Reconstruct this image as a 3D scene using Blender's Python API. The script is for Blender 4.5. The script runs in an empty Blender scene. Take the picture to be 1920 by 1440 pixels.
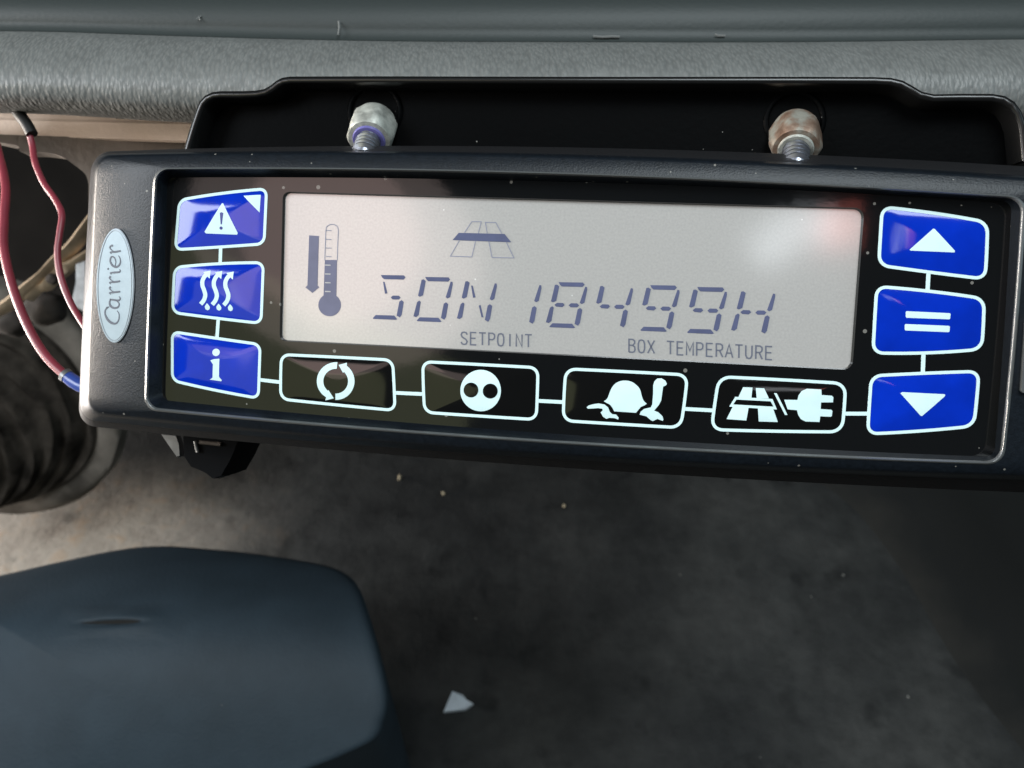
import bpy, bmesh, math, random
from mathutils import Vector, Matrix
from mathutils.geometry import tessellate_polygon
random.seed(7)

# ------------------------------------------------------------------ camera, world, lamps, exposure
PITCH = math.radians(48.0)
CAM = Vector((0.0, 0.0, 0.66))
RIGHT = Vector((1, 0, 0))
FWD = Vector((0, math.cos(PITCH), -math.sin(PITCH)))
UP = Vector((0, math.sin(PITCH), math.cos(PITCH)))
FPX = 1600.0
scene = bpy.context.scene
cd = bpy.data.cameras.new("camera")
cam = bpy.data.objects.new("camera", cd)
scene.collection.objects.link(cam)
cam.location = CAM
cam.rotation_euler = (math.pi / 2 - PITCH, 0, 0)
cd.sensor_width = 36.0
cd.lens = 36.0 * FPX / 1920.0
cd.clip_start = 0.005
cd.clip_end = 30.0
cd.dof.use_dof = True
cd.dof.focus_distance = 0.171
cd.dof.aperture_fstop = 30.0
scene.camera = cam

world = bpy.data.worlds.new("World")
scene.world = world
world.use_nodes = True
bg = world.node_tree.nodes["Background"]
bg.inputs[0].default_value = (0.80, 0.92, 1.0, 1)
bg.inputs[1].default_value = 0.05

scene.view_settings.view_transform = 'Standard'
scene.view_settings.look = 'None'
scene.view_settings.exposure = 0.0
scene.view_settings.gamma = 1.0
scene.cycles.max_bounces = 6


def rel(x, y, d):
    """metres right, up and forward of the camera -> a world point"""
    return CAM + RIGHT * x + UP * y + FWD * d


def lamp(name, loc, target, sx, sy, color, power, shape='RECTANGLE'):
    ld = bpy.data.lights.new(name, 'AREA')
    ld.shape = shape
    ld.size, ld.size_y = sx, sy
    ld.color = color
    ld.energy = power
    o = bpy.data.objects.new(name, ld)
    scene.collection.objects.link(o)
    o.location = loc
    o.rotation_euler = (Vector(target) - Vector(loc)).to_track_quat('-Z', 'Y').to_euler()
    return o


PANEL_C = rel(0.0, 0.02, 0.17)
# daylight through the cab's windows and door, plus added fill and glare lamps
lamp("left_window_sky_light", rel(-1.03, 0.30, -0.62), PANEL_C, 0.50, 0.60, (0.88, 0.94, 1.0), 13.0)
lamp("left_window_ground_light", rel(-0.58, -0.22, -0.66), PANEL_C, 0.52, 0.44, (0.80, 0.84, 0.46), 0.62)
lamp("right_window_light", rel(1.15, 0.30, -0.25), PANEL_C, 0.8, 0.6, (0.66, 0.90, 1.0), 2.6)
lamp("added_overhead_fill", rel(0.25, 0.75, -1.10), PANEL_C, 0.9, 0.5, (0.87, 0.96, 1.0), 18.0)  # added overhead fill to brighten the panel; no such opening is known
lamp("open_door_light", Vector((-0.90, 0.40, 0.11)), Vector((-0.2, 0.41, 0.0)), 0.5, 0.15, (0.98, 0.92, 0.88), 7.0)
low = lamp("low_door_light", rel(-0.62, 0.05, 0.226), rel(-0.1, 0.05, 0.21), 0.12, 0.24, (1.0, 0.90, 0.80), 1.0)
low.data.spread = math.radians(64)
lamp("added_glare_lamp", rel(-0.43, 0.05, -0.62), PANEL_C, 0.22, 0.20, (1.0, 0.68, 0.62), 0.17, 'ELLIPSE')  # added lamp, mirrored as pink glare on the display's left
lamp("added_far_glare_lamp", rel(-0.47, 0.04, -0.72), PANEL_C, 0.40, 0.30, (1.0, 0.80, 0.74), 0.42, 'ELLIPSE')  # second added lamp, wider, softening the same display glare


def cam2w(v):
    return RIGHT * v[0] + UP * v[1] - FWD * v[2]


PC = CAM + cam2w((0.00910823, 0.02115012, -0.17003145))
EN = cam2w((-0.1285281, -0.07458298, 0.98889732)).normalized()
EX = cam2w((0.99069827, -0.05459558, 0.12464456)).normalized()
EY = EN.cross(EX).normalized()
EX = EY.cross(EN).normalized()


def on_panel(a, b, k):
    """a spot a to the right and b above the panel's middle, k in front of it (metres)"""
    return PC + EX * a + EY * b + EN * k


# added lamps standing in for unseen clothing bands mirrored in the display
BANDS = [(0.1173, 0.0568, 0.0239, 0.022, -1.013, (0.9, 0.95, 1.0), 0.00203),
         (0.132, 0.0717, 0.0212, 0.022, -0.538, (0.9, 0.95, 1.0), 0.0018),
         (0.1555, 0.0789, 0.0313, 0.022, -0.139, (0.9, 0.95, 1.0), 0.00266),
         (0.1255, 0.0464, 0.0205, 0.022, -0.969, (0.9, 0.95, 1.0), 0.00174),
         (0.1393, 0.0592, 0.0201, 0.022, -0.523, (0.9, 0.95, 1.0), 0.00171),
         (0.1595, 0.065, 0.025, 0.022, -0.084, (0.9, 0.95, 1.0), 0.00212),
         (0.1751, 0.0791, 0.030, 0.022, 0.0, (1.0, 0.25, 0.2), 0.0036),
         (0.1766, 0.0641, 0.030, 0.022, 0.0, (1.0, 0.25, 0.2), 0.0036)]
for a, b, w_, h_, rot, c_, p_ in BANDS:
    l_ = lamp("added_arc_lamp", on_panel(a, b, 0.52), on_panel(a * 0.4, b * 0.4, 0), w_, h_, c_, p_ * 1.35)
    l_.rotation_euler.rotate_axis('Z', rot)


# ------------------------------------------------------------------ materials
def new_mat(name):
    m = bpy.data.materials.new(name)
    m.use_nodes = True
    nt = m.node_tree
    return m, nt, nt.nodes["Principled BSDF"]


def coords(nt, scale=(1, 1, 1), rot=(0, 0, 0)):
    tc = nt.nodes.new("ShaderNodeTexCoord")
    mp = nt.nodes.new("ShaderNodeMapping")
    mp.inputs["Scale"].default_value = scale
    mp.inputs["Rotation"].default_value = rot
    nt.links.new(tc.outputs["Object"], mp.inputs[0])
    return mp.outputs[0]


def noise(nt, vec, scale, detail=4, rough=0.55):
    n = nt.nodes.new("ShaderNodeTexNoise")
    n.inputs["Scale"].default_value = scale
    n.inputs["Detail"].default_value = detail
    n.inputs["Roughness"].default_value = rough
    nt.links.new(vec, n.inputs["Vector"])
    return n.outputs[0]


def ramp(nt, fac, stops):
    r = nt.nodes.new("ShaderNodeValToRGB")
    el = r.color_ramp.elements
    while len(el) < len(stops):
        el.new(0.5)
    for e, (p, c) in zip(el, stops):
        e.position = p
        e.color = (*c, 1) if len(c) == 3 else c
    nt.links.new(fac, r.inputs[0])
    return r.outputs[0]


def mixc(nt, fac, a, b):
    m = nt.nodes.new("ShaderNodeMix")
    m.data_type = 'RGBA'
    for sock, v in ((m.inputs[0], fac), (m.inputs[6], a), (m.inputs[7], b)):
        if isinstance(v, (int, float)):
            sock.default_value = v
        elif isinstance(v, tuple):
            sock.default_value = (*v, 1)
        else:
            nt.links.new(v, sock)
    return m.outputs[2]


def bump(nt, p, height, strength, dist):
    b = nt.nodes.new("ShaderNodeBump")
    b.inputs["Strength"].default_value = strength
    b.inputs["Distance"].default_value = dist
    nt.links.new(height, b.inputs["Height"])
    nt.links.new(b.outputs[0], p.inputs["Normal"])


def specks(nt, vec, scale, size):
    """sparse round specks of dust: 1 inside a speck"""
    v = nt.nodes.new("ShaderNodeTexVoronoi")
    v.inputs["Scale"].default_value = scale
    nt.links.new(vec, v.inputs["Vector"])
    lt = nt.nodes.new("ShaderNodeMath")
    lt.operation = 'LESS_THAN'
    nt.links.new(v.outputs["Distance"], lt.inputs[0])
    sep = nt.nodes.new("ShaderNodeSeparateColor")
    nt.links.new(v.outputs["Color"], sep.inputs[0])
    mul = nt.nodes.new("ShaderNodeMath")
    mul.operation = 'MULTIPLY'
    nt.links.new(sep.outputs[0], mul.inputs[0])
    mul.inputs[1].default_value = size
    pw = nt.nodes.new("ShaderNodeMath")
    pw.operation = 'GREATER_THAN'
    nt.links.new(sep.outputs[1], pw.inputs[0])
    pw.inputs[1].default_value = 0.70
    m2 = nt.nodes.new("ShaderNodeMath")
    m2.operation = 'MULTIPLY'
    nt.links.new(mul.outputs[0], m2.inputs[0])
    nt.links.new(pw.outputs[0], m2.inputs[1])
    nt.links.new(m2.outputs[0], lt.inputs[1])
    return lt.outputs[0]


def plain(name, col, rough=0.5, metal=0.0, spec=0.5, coat=0.0, var=0.0, vscale=60, bumps=None, dust=None):
    m, nt, p = new_mat(name)
    p.inputs["Base Color"].default_value = (*col, 1)
    p.inputs["Roughness"].default_value = rough
    p.inputs["Metallic"].default_value = metal
    p.inputs["Specular IOR Level"].default_value = spec
    p.inputs["Coat Weight"].default_value = coat
    p.inputs["Coat Roughness"].default_value = 0.04
    vec = coords(nt)
    c = None
    if var:
        n = noise(nt, vec, vscale)
        c = ramp(nt, n, [(0.3, tuple(x * (1 - var) for x in col)), (0.7, tuple(min(1, x * (1 + var)) for x in col))])
    if dust:
        s = specks(nt, vec, dust[0], dust[1])
        c = mixc(nt, s, c if c is not None else col, (0.17, 0.165, 0.15))
    if c is not None:
        nt.links.new(c, p.inputs["Base Color"])
    if bumps:
        bump(nt, p, noise(nt, vec, bumps[0], 5), bumps[1], bumps[2])
    return m


M = {}
M['bezel'] = plain('textured_black_plastic', (0.0055, 0.0080, 0.0115), 0.36, spec=0.30, var=0.3, vscale=1200, bumps=(2600, 0.22, 0.00025), dust=(620, 0.16))
M['rim'] = plain('grey_edge_highlight', (0.085, 0.09, 0.09), 0.32, spec=1.0)  # grey base, lighter than the bezel: edge highlight put into the colour
M['housing'] = plain('dark_housing_plastic', (0.008, 0.008, 0.009), 0.6, spec=0.3, bumps=(1200, 0.3, 0.0003))
M['gloss'] = plain('glossy_black_overlay', (0.005, 0.0055, 0.006), 0.055, spec=0.45, dust=(420, 0.18), bumps=(300, 0.03, 0.0002))
M['keyblack'] = plain('glossy_black_key', (0.004, 0.004, 0.004), 0.06, spec=0.5)
M['keyblue'] = plain('glossy_blue_key', (0.001, 0.026, 0.44), 0.07, spec=0.5, var=0.12, vscale=120)
M['white'] = plain('white_print', (0.66, 0.86, 0.865), 0.42, spec=0.3, var=0.03, vscale=300)
M['bluemark'] = plain('blue_print', (0.02, 0.03, 0.22), 0.4)
M['segment'] = plain('liquid_crystal_segment', (0.080, 0.092, 0.175), 0.5, spec=0.3, var=0.12, vscale=300)
M['faint'] = plain('faint_liquid_crystal', (0.24, 0.25, 0.32), 0.5, spec=0.3)
M['thermo'] = plain('grey_liquid_crystal', (0.15, 0.15, 0.22), 0.5, spec=0.3, var=0.1, vscale=200)
M['palemark'] = plain('pale_display_mark', (0.45, 0.43, 0.42), 0.6, spec=0.3)
M['textprint'] = plain('grey_display_print', (0.13, 0.14, 0.18), 0.5, spec=0.3)
M['badge'] = plain('silver_badge', (0.33, 0.40, 0.44), 0.38, metal=0.25, var=0.06, vscale=400)
M['badgerim'] = plain('badge_rim', (0.24, 0.27, 0.30), 0.35, metal=0.6)
M['badgeink'] = plain('badge_lettering', (0.10, 0.11, 0.14), 0.45)
M['bracket'] = plain('black_painted_steel', (0.0010, 0.0012, 0.0014), 0.5, spec=0.03, bumps=(700, 0.2, 0.0003), dust=(300, 0.07))
M['lip'] = plain('black_enamel_edge', (0.006, 0.006, 0.006), 0.25, spec=0.5)
M['zinc'] = plain('zinc_plated_steel', (0.42, 0.43, 0.39), 0.5, metal=0.4, var=0.45, vscale=420, bumps=(700, 0.35, 0.0004))
M['thread'] = plain('bright_threaded_steel', (0.50, 0.52, 0.58), 0.34, metal=1.0)
M['purple'] = plain('blue_lock_ring', (0.13, 0.12, 0.33), 0.35, spec=0.4)
m, nt, p = new_mat('rusty_plated_steel')
vec = coords(nt)
c = ramp(nt, noise(nt, vec, 260, 5), [(0.38, (0.36, 0.35, 0.30)), (0.52, (0.25, 0.175, 0.13)), (0.66, (0.15, 0.09, 0.06))])
nt.links.new(c, p.inputs["Base Color"])
p.inputs["Metallic"].default_value = 0.45
p.inputs["Roughness"].default_value = 0.5
bump(nt, p, noise(nt, vec, 700, 4), 0.4, 0.0004)
M['rust'] = m
M['wire'] = plain('red_wire_insulation', (0.20, 0.026, 0.040), 0.40, spec=0.5, var=0.15, vscale=80)
M['sleeve'] = plain('black_sleeve', (0.006, 0.006, 0.006), 0.5, spec=0.3)
M['crimp'] = plain('blue_crimp_plastic', (0.03, 0.06, 0.25), 0.25, spec=0.5)
M['paper'] = plain('white_paper', (0.72, 0.76, 0.80), 0.8, var=0.1, vscale=80)
M['crumb'] = plain('tan_crumb', (0.50, 0.42, 0.28), 0.8)
M['silver'] = plain('dull_silver', (0.17, 0.175, 0.175), 0.4, metal=0.6, var=0.3, vscale=200)
M['blackplug'] = plain('black_plug_plastic', (0.0035, 0.004, 0.005), 0.6, spec=0.08)
M['knob'] = plain('dusty_dark_rubber', (0.045, 0.038, 0.033), 0.75, spec=0.3, var=0.5, vscale=50)
M['pale'] = plain('pale_worn_metal', (0.66, 0.50, 0.34), 0.65, var=0.45, vscale=70, bumps=(160, 0.5, 0.002))
M['scuff'] = plain('pale_scuff', (0.15, 0.155, 0.15), 0.7)
M['trim'] = plain('beige_trim', (0.58, 0.46, 0.375), 0.6, var=0.12, vscale=30, bumps=(700, 0.25, 0.0004))
M['lower'] = plain('brown_grey_trim', (0.13, 0.105, 0.085), 0.7, var=0.3, vscale=40, bumps=(500, 0.3, 0.0005))
M['dark'] = plain('dark_carpet', (0.0045, 0.0040, 0.0035), 0.95, spec=0.1, var=0.5, vscale=14)
M['dashtop'] = plain('smooth_dash_plastic', (0.028, 0.035, 0.034), 0.5, spec=0.4, bumps=(900, 0.2, 0.0003), dust=(70, 0.05))
M['cover'] = plain('grey_blue_plastic', (0.026, 0.040, 0.052), 0.6, spec=0.24, var=0.16, vscale=26, bumps=(620, 0.35, 0.0007), dust=(70, 0.05))
m, nt, p = new_mat('shaded_tunnel_rubber')
vec = coords(nt)
sx_ = nt.nodes.new("ShaderNodeSeparateXYZ")
nt.links.new(vec, sx_.inputs[0])
nz = noise(nt, vec, 16, 6, 0.6)
zz = nt.nodes.new("ShaderNodeMath")
zz.operation = 'MULTIPLY_ADD'
nt.links.new(nz, zz.inputs[0])
zz.inputs[1].default_value = 0.030
nt.links.new(sx_.outputs[2], zz.inputs[2])
c = ramp(nt, zz.outputs[0], [(0.012, (0.024, 0.0235, 0.0215)), (0.026, (0.011, 0.012, 0.012)), (0.055, (0.0075, 0.0085, 0.0085)), (0.09, (0.011, 0.0125, 0.0125))])  # dusty at the foot; the slope's shade is put into the darker stops
nt.links.new(c, p.inputs["Base Color"])
p.inputs["Roughness"].default_value = 0.85
p.inputs["Specular IOR Level"].default_value = 0.12
bump(nt, p, noise(nt, vec, 60, 5), 0.4, 0.002)
M['tunnel'] = m

# leather-grained pad: upright wrinkles
m, nt, p = new_mat('grained_dash_pad')
v1 = coords(nt, (1150, 480, 480), (0, 0.28, 0.12))
wob = nt.nodes.new("ShaderNodeTexNoise")
wob.inputs["Scale"].default_value = 1.2
nt.links.new(v1, wob.inputs["Vector"])
va = nt.nodes.new("ShaderNodeVectorMath")
va.operation = 'MULTIPLY_ADD'
nt.links.new(wob.outputs["Color"], va.inputs[0])
va.inputs[1].default_value = (0.9, 0.9, 0.9)
nt.links.new(v1, va.inputs[2])
vo = nt.nodes.new("ShaderNodeTexVoronoi")
vo.feature = 'SMOOTH_F1'
vo.inputs["Scale"].default_value = 1.0
vo.inputs["Smoothness"].default_value = 0.5
nt.links.new(va.outputs[0], vo.inputs["Vector"])
n2 = noise(nt, coords(nt), 60, 4)
base = ramp(nt, n2, [(0.3, (0.140, 0.146, 0.140)), (0.7, (0.170, 0.176, 0.169))])
crease = ramp(nt, vo.outputs["Distance"], [(0.35, (1, 1, 1)), (0.75, (0.80, 0.80, 0.80))])
mm_ = nt.nodes.new("ShaderNodeMix")
mm_.data_type = 'RGBA'
mm_.blend_type = 'MULTIPLY'
mm_.inputs[0].default_value = 1.0
nt.links.new(base, mm_.inputs[6])
nt.links.new(crease, mm_.inputs[7])
nt.links.new(mm_.outputs[2], p.inputs["Base Color"])
p.inputs["Roughness"].default_value = 0.45
p.inputs["Specular IOR Level"].default_value = 0.5
inv = nt.nodes.new("ShaderNodeMath")
inv.operation = 'MULTIPLY'
nt.links.new(vo.outputs["Distance"], inv.inputs[0])
inv.inputs[1].default_value = -1.0
bump(nt, p, inv.outputs[0], 0.5, 0.0004)
M['pad'] = m

# ribbed rubber boot
M['boot'] = plain('dusty_ribbed_rubber', (0.034, 0.029, 0.024), 0.95, spec=0.08, var=0.75, vscale=45, bumps=(160, 0.6, 0.002))
M['bootrim'] = plain('worn_pale_rim', (0.13, 0.115, 0.098), 0.9, spec=0.12, var=0.6, vscale=30, bumps=(240, 0.3, 0.001))

# floor: dirty dark rubber with worn dusty patches and door light painted in at left
m, nt, p = new_mat('dirty_rubber_floor')
vec = coords(nt)
big = noise(nt, vec, 7, 5, 0.58)
mid = noise(nt, vec, 42, 6, 0.65)
base = ramp(nt, big, [(0.33, (0.014, 0.0145, 0.0145)), (0.50, (0.029, 0.0293, 0.0280)), (0.68, (0.050, 0.0495, 0.0465))])
spot = ramp(nt, mid, [(0.36, (0.70, 0.70, 0.70)), (0.55, (1.0, 1.0, 1.0)), (0.75, (1.22, 1.22, 1.22))])
mu = nt.nodes.new("ShaderNodeMix")
mu.data_type = 'RGBA'
mu.blend_type = 'MULTIPLY'
mu.inputs[0].default_value = 1.0
nt.links.new(base, mu.inputs[6])
nt.links.new(spot, mu.inputs[7])
# pale worn strip at left: door light put into the colour, with dust
sepx = nt.nodes.new("ShaderNodeSeparateXYZ")
nt.links.new(vec, sepx.inputs[0])
def math_(op, a, b=None, c=None):
    q = nt.nodes.new("ShaderNodeMath")
    q.operation = op
    for k, v_ in enumerate((a, b, c)):
        if v_ is None:
            continue
        if isinstance(v_, (int, float)):
            q.inputs[k].default_value = v_
        else:
            nt.links.new(v_, q.inputs[k])
    return q.outputs[0]


def smooth(x, lo, hi):
    q = nt.nodes.new("ShaderNodeMapRange")
    q.interpolation_type = 'SMOOTHSTEP'
    nt.links.new(x, q.inputs[0])
    q.inputs[1].default_value = lo
    q.inputs[2].default_value = hi
    q.inputs[3].default_value = 0.0
    q.inputs[4].default_value = 1.0
    return q.outputs[0]


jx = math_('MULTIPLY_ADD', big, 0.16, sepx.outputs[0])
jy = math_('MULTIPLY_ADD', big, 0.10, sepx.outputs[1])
worn_lit_x = math_('SUBTRACT', 1.0, smooth(jx, -0.30, -0.08))
worn_lit_y = math_('SUBTRACT', 1.0, smooth(jy, 0.46, 0.56))
worn_lit_mask = math_('MULTIPLY', worn_lit_x, worn_lit_y)
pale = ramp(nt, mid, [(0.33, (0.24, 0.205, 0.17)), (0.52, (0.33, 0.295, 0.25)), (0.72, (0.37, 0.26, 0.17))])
col = mixc(nt, worn_lit_mask, mu.outputs[2], pale)
stain = ramp(nt, noise(nt, vec, 26, 3, 0.5), [(0.60, (1, 1, 1)), (0.70, (0.5, 0.5, 0.5))])
ms = nt.nodes.new("ShaderNodeMix")
ms.data_type = 'RGBA'
ms.blend_type = 'MULTIPLY'
ms.inputs[0].default_value = 1.0
nt.links.new(col, ms.inputs[6])
nt.links.new(stain, ms.inputs[7])
col = ms.outputs[2]
sp = specks(nt, vec, 45, 0.05)
col = mixc(nt, sp, col, (0.22, 0.21, 0.19))
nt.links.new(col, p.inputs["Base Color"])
p.inputs["Roughness"].default_value = 0.7
p.inputs["Specular IOR Level"].default_value = 0.3
fine = noise(nt, vec, 520, 3)
hsum = math_('MULTIPLY_ADD', fine, 0.25, mid)
bump(nt, p, hsum, 0.5, 0.003)
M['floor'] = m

# display glass: reflective liquid crystal under a clear coat
m, nt, p = new_mat('liquid_crystal_display')
vec = coords(nt)
c = ramp(nt, noise(nt, vec, 2200, 2), [(0.25, (0.385, 0.375, 0.36)), (0.75, (0.455, 0.442, 0.424))])
c = mixc(nt, specks(nt, vec, 300, 0.06), c, (0.66, 0.66, 0.64))
nt.links.new(c, p.inputs["Base Color"])
p.inputs["Roughness"].default_value = 0.45
p.inputs["Specular IOR Level"].default_value = 0.4
p.inputs["Coat Weight"].default_value = 1.0
p.inputs["Coat IOR"].default_value = 2.0
p.inputs["Coat Roughness"].default_value = 0.11
M['lcd'] = m


# ------------------------------------------------------------------ projection and mesh helpers
def ray(px, py):
    return RIGHT * ((px - 960) / FPX) + UP * ((720 - py) / FPX) + FWD


def W(px, py, depth):
    """the place seen at a photo pixel, at its own distance along the view axis"""
    return CAM + ray(px, py) * depth


def F(px, py, z=0.0):
    """the place on a level surface at height z seen at a photo pixel"""
    d = ray(px, py)
    return CAM + d * ((z - CAM.z) / d.z)


PANEL = Matrix(((EX.x, EY.x, EN.x, PC.x), (EX.y, EY.y, EN.y, PC.y), (EX.z, EY.z, EN.z, PC.z), (0, 0, 0, 1)))
PINV = PANEL.inverted()
O_L = PINV @ CAM


def A(px, py, z=0.0):
    """a photo pixel -> x, y on the controller's own plane at height z (metres)"""
    d = PINV.to_3x3() @ ray(px, py)
    k = (z - O_L.z) / d.z
    return Vector((O_L.x + d.x * k, O_L.y + d.y * k))


def crop(x0, y0, s, pts, z=0.0):
    return [A(x0 + x / s, y0 + y / s, z) for x, y in pts]


def link(name, me, mat, parent=None):
    o = bpy.data.objects.new(name, me)
    scene.collection.objects.link(o)
    if mat is not None and not me.materials:
        me.materials.append(mat)
    if parent is not None:
        o.parent = parent
    return o


def mesh(name, verts, faces, mat, parent=None, smooth=False, angle=40):
    me = bpy.data.meshes.new(name)
    off = parent['_o'] if (parent is not None and '_o' in parent) else None
    if off is not None:
        ov = Vector(off)
        verts = [Vector(v) - ov for v in verts]
    me.from_pydata([tuple(v) for v in verts], [], faces)
    me.validate()
    bm = bmesh.new()
    bm.from_mesh(me)
    bmesh.ops.recalc_face_normals(bm, faces=bm.faces)
    bm.to_mesh(me)
    bm.free()
    if smooth:
        me.polygons.foreach_set("use_smooth", [True] * len(me.polygons))
        me.set_sharp_from_angle(angle=math.radians(angle))
    me.update()
    return link(name, me, mat, parent)


def thing(name, label, cat, loc=(0, 0, 0), group=None):
    o = bpy.data.objects.new(name, None)
    scene.collection.objects.link(o)
    o.location = loc
    o.empty_display_size = 0.01
    o['label'] = label
    o['category'] = cat
    o['_o'] = tuple(loc)
    if group:
        o['group'] = group
    return o


def tag(o, label, cat, group=None):
    o['label'] = label
    o['category'] = cat
    if group:
        o['group'] = group
    return o


def area2(p):
    return sum(p[i][0] * p[(i + 1) % len(p)][1] - p[(i + 1) % len(p)][0] * p[i][1] for i in range(len(p))) / 2


def inset(p, w):
    """move a closed 2-D outline inwards by w"""
    n = len(p)
    s = 1 if area2(p) > 0 else -1
    out = []
    for i in range(n):
        a, b, c = p[i - 1], p[i], p[(i + 1) % n]
        e1 = Vector((b[0] - a[0], b[1] - a[1])).normalized()
        e2 = Vector((c[0] - b[0], c[1] - b[1])).normalized()
        n1 = Vector((-e1.y, e1.x)) * s
        n2 = Vector((-e2.y, e2.x)) * s
        nn = n1 + n2
        nn = nn.normalized() if nn.length > 1e-9 else n1
        k = max(0.5, nn.dot(n1))
        out.append(Vector((b[0], b[1])) + nn * (w / k))
    return out


def loop(corners, bows=(0, 0, 0, 0), r=0.002, ns=14, nc=8):
    """rounded four-sided outline: corners TL, TR, BR, BL; each side bowed outwards"""
    cs = [Vector(c) for c in corners]
    cen = sum(cs, Vector((0, 0))) / 4
    rs = r if isinstance(r, (tuple, list)) else (r,) * 4
    side = []
    for i in range(4):
        a, b = cs[i], cs[(i + 1) % 4]
        e = (b - a)
        nrm = Vector((e.y, -e.x)).normalized()
        if nrm.dot((a + b) / 2 - cen) < 0:
            nrm = -nrm
        ctl = (a + b) / 2 + nrm * bows[i] * 2
        L = e.length
        t0, t1 = rs[i] / L, 1 - rs[(i + 1) % 4] / L

        def q(t, a=a, b=b, ctl=ctl):
            return a * (1 - t) ** 2 + ctl * 2 * t * (1 - t) + b * t * t
        side.append([q(t0 + (t1 - t0) * k / (ns - 1)) for k in range(ns)])
    out = []
    for i in range(4):
        out += side[i]
        p0, p2 = side[i][-1], side[(i + 1) % 4][0]
        c = cs[(i + 1) % 4]
        d0 = (side[i][-1] - side[i][-2]).normalized()
        d2 = (side[(i + 1) % 4][1] - side[(i + 1) % 4][0]).normalized()
        det = d0.x * (-d2.y) + d2.x * d0.y
        if abs(det) > 1e-9:
            dx = p2 - p0
            t = (dx.x * (-d2.y) + d2.x * dx.y) / det
            c = p0 + d0 * t
        w = 0.80
        for k in range(1, nc):
            t = k / nc
            b0, b1, b2 = (1 - t) ** 2, 2 * w * t * (1 - t), t * t
            out.append((p0 * b0 + c * b1 + p2 * b2) / (b0 + b1 + b2))
    return out


def loft(loops, cap_start=False, cap_end=False):
    n = len(loops[0])
    v, f = [], []
    for lp in loops:
        v += [Vector(p) for p in lp]
    for k in range(len(loops) - 1):
        for i in range(n):
            j = (i + 1) % n
            f.append((k * n + i, k * n + j, (k + 1) * n + j, (k + 1) * n + i))
    if cap_start:
        f.append(tuple(range(n)))
    if cap_end:
        b = (len(loops) - 1) * n
        f.append(tuple(b + i for i in range(n)))
    return v, f


def at_z(lp, z):
    return [Vector((p[0], p[1], z)) for p in lp]


def slab(name, poly, z0, z1, mat, parent, hole=None):
    """a flat outline with thickness, on the controller's plane"""
    v, f = loft([at_z(poly, z0), at_z(poly, z1)], False, True)
    return mesh(name, v, f, mat, parent)


def slabs(name, polys, z0, z1, mat, parent):
    V, Fc = [], []
    for poly in polys:
        v, f = loft([at_z(poly, z0), at_z(poly, z1)], False, True)
        b = len(V)
        V += v
        Fc += [tuple(i + b for i in q) for q in f]
    return mesh(name, V, Fc, mat, parent)


def ribbon(pts, w, closed=False):
    """outline of a stroke along pts; w is one width or a width per point"""
    n = len(pts)
    ws = w if isinstance(w, (list, tuple)) else [w] * n
    P = [Vector((p[0], p[1])) for p in pts]
    L, R = [], []
    for i in range(n):
        a = P[i - 1] if i > 0 else P[i]
        b = P[i + 1] if i < n - 1 else P[i]
        d1 = (P[i] - a)
        d2 = (b - P[i])
        if d1.length < 1e-12:
            d1 = d2
        if d2.length < 1e-12:
            d2 = d1
        d1.normalize()
        d2.normalize()
        nn = Vector((-(d1.y + d2.y), d1.x + d2.x))
        nn = nn.normalized() if nn.length > 1e-6 else Vector((-d1.y, d1.x))
        k = max(0.55, nn.dot(Vector((-d1.y, d1.x))))
        L.append(P[i] + nn * ws[i] / 2 / k)
        R.append(P[i] - nn * ws[i] / 2 / k)
    return L + R[::-1]


def curve2(pts, n=6):
    """Catmull-Rom through 2-D or 3-D points"""
    P = [Vector(p) for p in pts]
    out = []
    for i in range(len(P) - 1):
        p0, p1, p2, p3 = P[max(i - 1, 0)], P[i], P[i + 1], P[min(i + 2, len(P) - 1)]
        for k in range(n):
            t = k / n
            out.append(0.5 * ((2 * p1) + (p2 - p0) * t + (2 * p0 - 5 * p1 + 4 * p2 - p3) * t * t + (3 * p1 - p0 - 3 * p2 + p3) * t ** 3))
    out.append(P[-1])
    return out


def circ(cx, cy, rx, ry=None, n=28):
    ry = rx if ry is None else ry
    return [(cx + rx * math.cos(2 * math.pi * k / n), cy + ry * math.sin(2 * math.pi * k / n)) for k in range(n)]


def tube(name, pts, radius, mat, parent, seg=12, cap=True):
    P = [Vector(p) for p in pts]
    n = len(P)
    rr = radius if isinstance(radius, (list, tuple)) else [radius] * n
    rings = []
    ref = Vector((0.3, 0.2, 0.93))
    for i in range(n):
        t = (P[min(i + 1, n - 1)] - P[max(i - 1, 0)]).normalized()
        u = (ref - t * ref.dot(t)).normalized()
        w = t.cross(u)
        rings.append([P[i] + (u * math.cos(2 * math.pi * k / seg) + w * math.sin(2 * math.pi * k / seg)) * rr[i] for k in range(seg)])
    v, f = loft(rings, cap, cap)
    return mesh(name, v, f, mat, parent, smooth=True, angle=50)


# ------------------------------------------------------------------ setting: floor and firewall
def grid_sheet(name, fn, nu, nv, mat, parent=None, smooth=True):
    v = [fn(i / (nu - 1), j / (nv - 1)) for j in range(nv) for i in range(nu)]
    f = [(j * nu + i, j * nu + i + 1, (j + 1) * nu + i + 1, (j + 1) * nu + i) for j in range(nv - 1) for i in range(nu - 1)]
    return mesh(name, v, f, mat, parent, smooth=smooth, angle=60)


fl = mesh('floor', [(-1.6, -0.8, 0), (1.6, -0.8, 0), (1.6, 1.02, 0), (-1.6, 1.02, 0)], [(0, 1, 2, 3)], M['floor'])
fl['kind'] = 'structure'
fw = mesh('firewall', [(-1.6, 0.64, -0.002), (1.6, 0.64, -0.002), (1.6, 0.80, 0.30), (1.6, 0.74, 0.95), (-1.6, 0.74, 0.95), (-1.6, 0.80, 0.30)], [(0, 1, 2, 5), (5, 2, 3, 4)], M['dark'])
fw['kind'] = 'structure'

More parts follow.
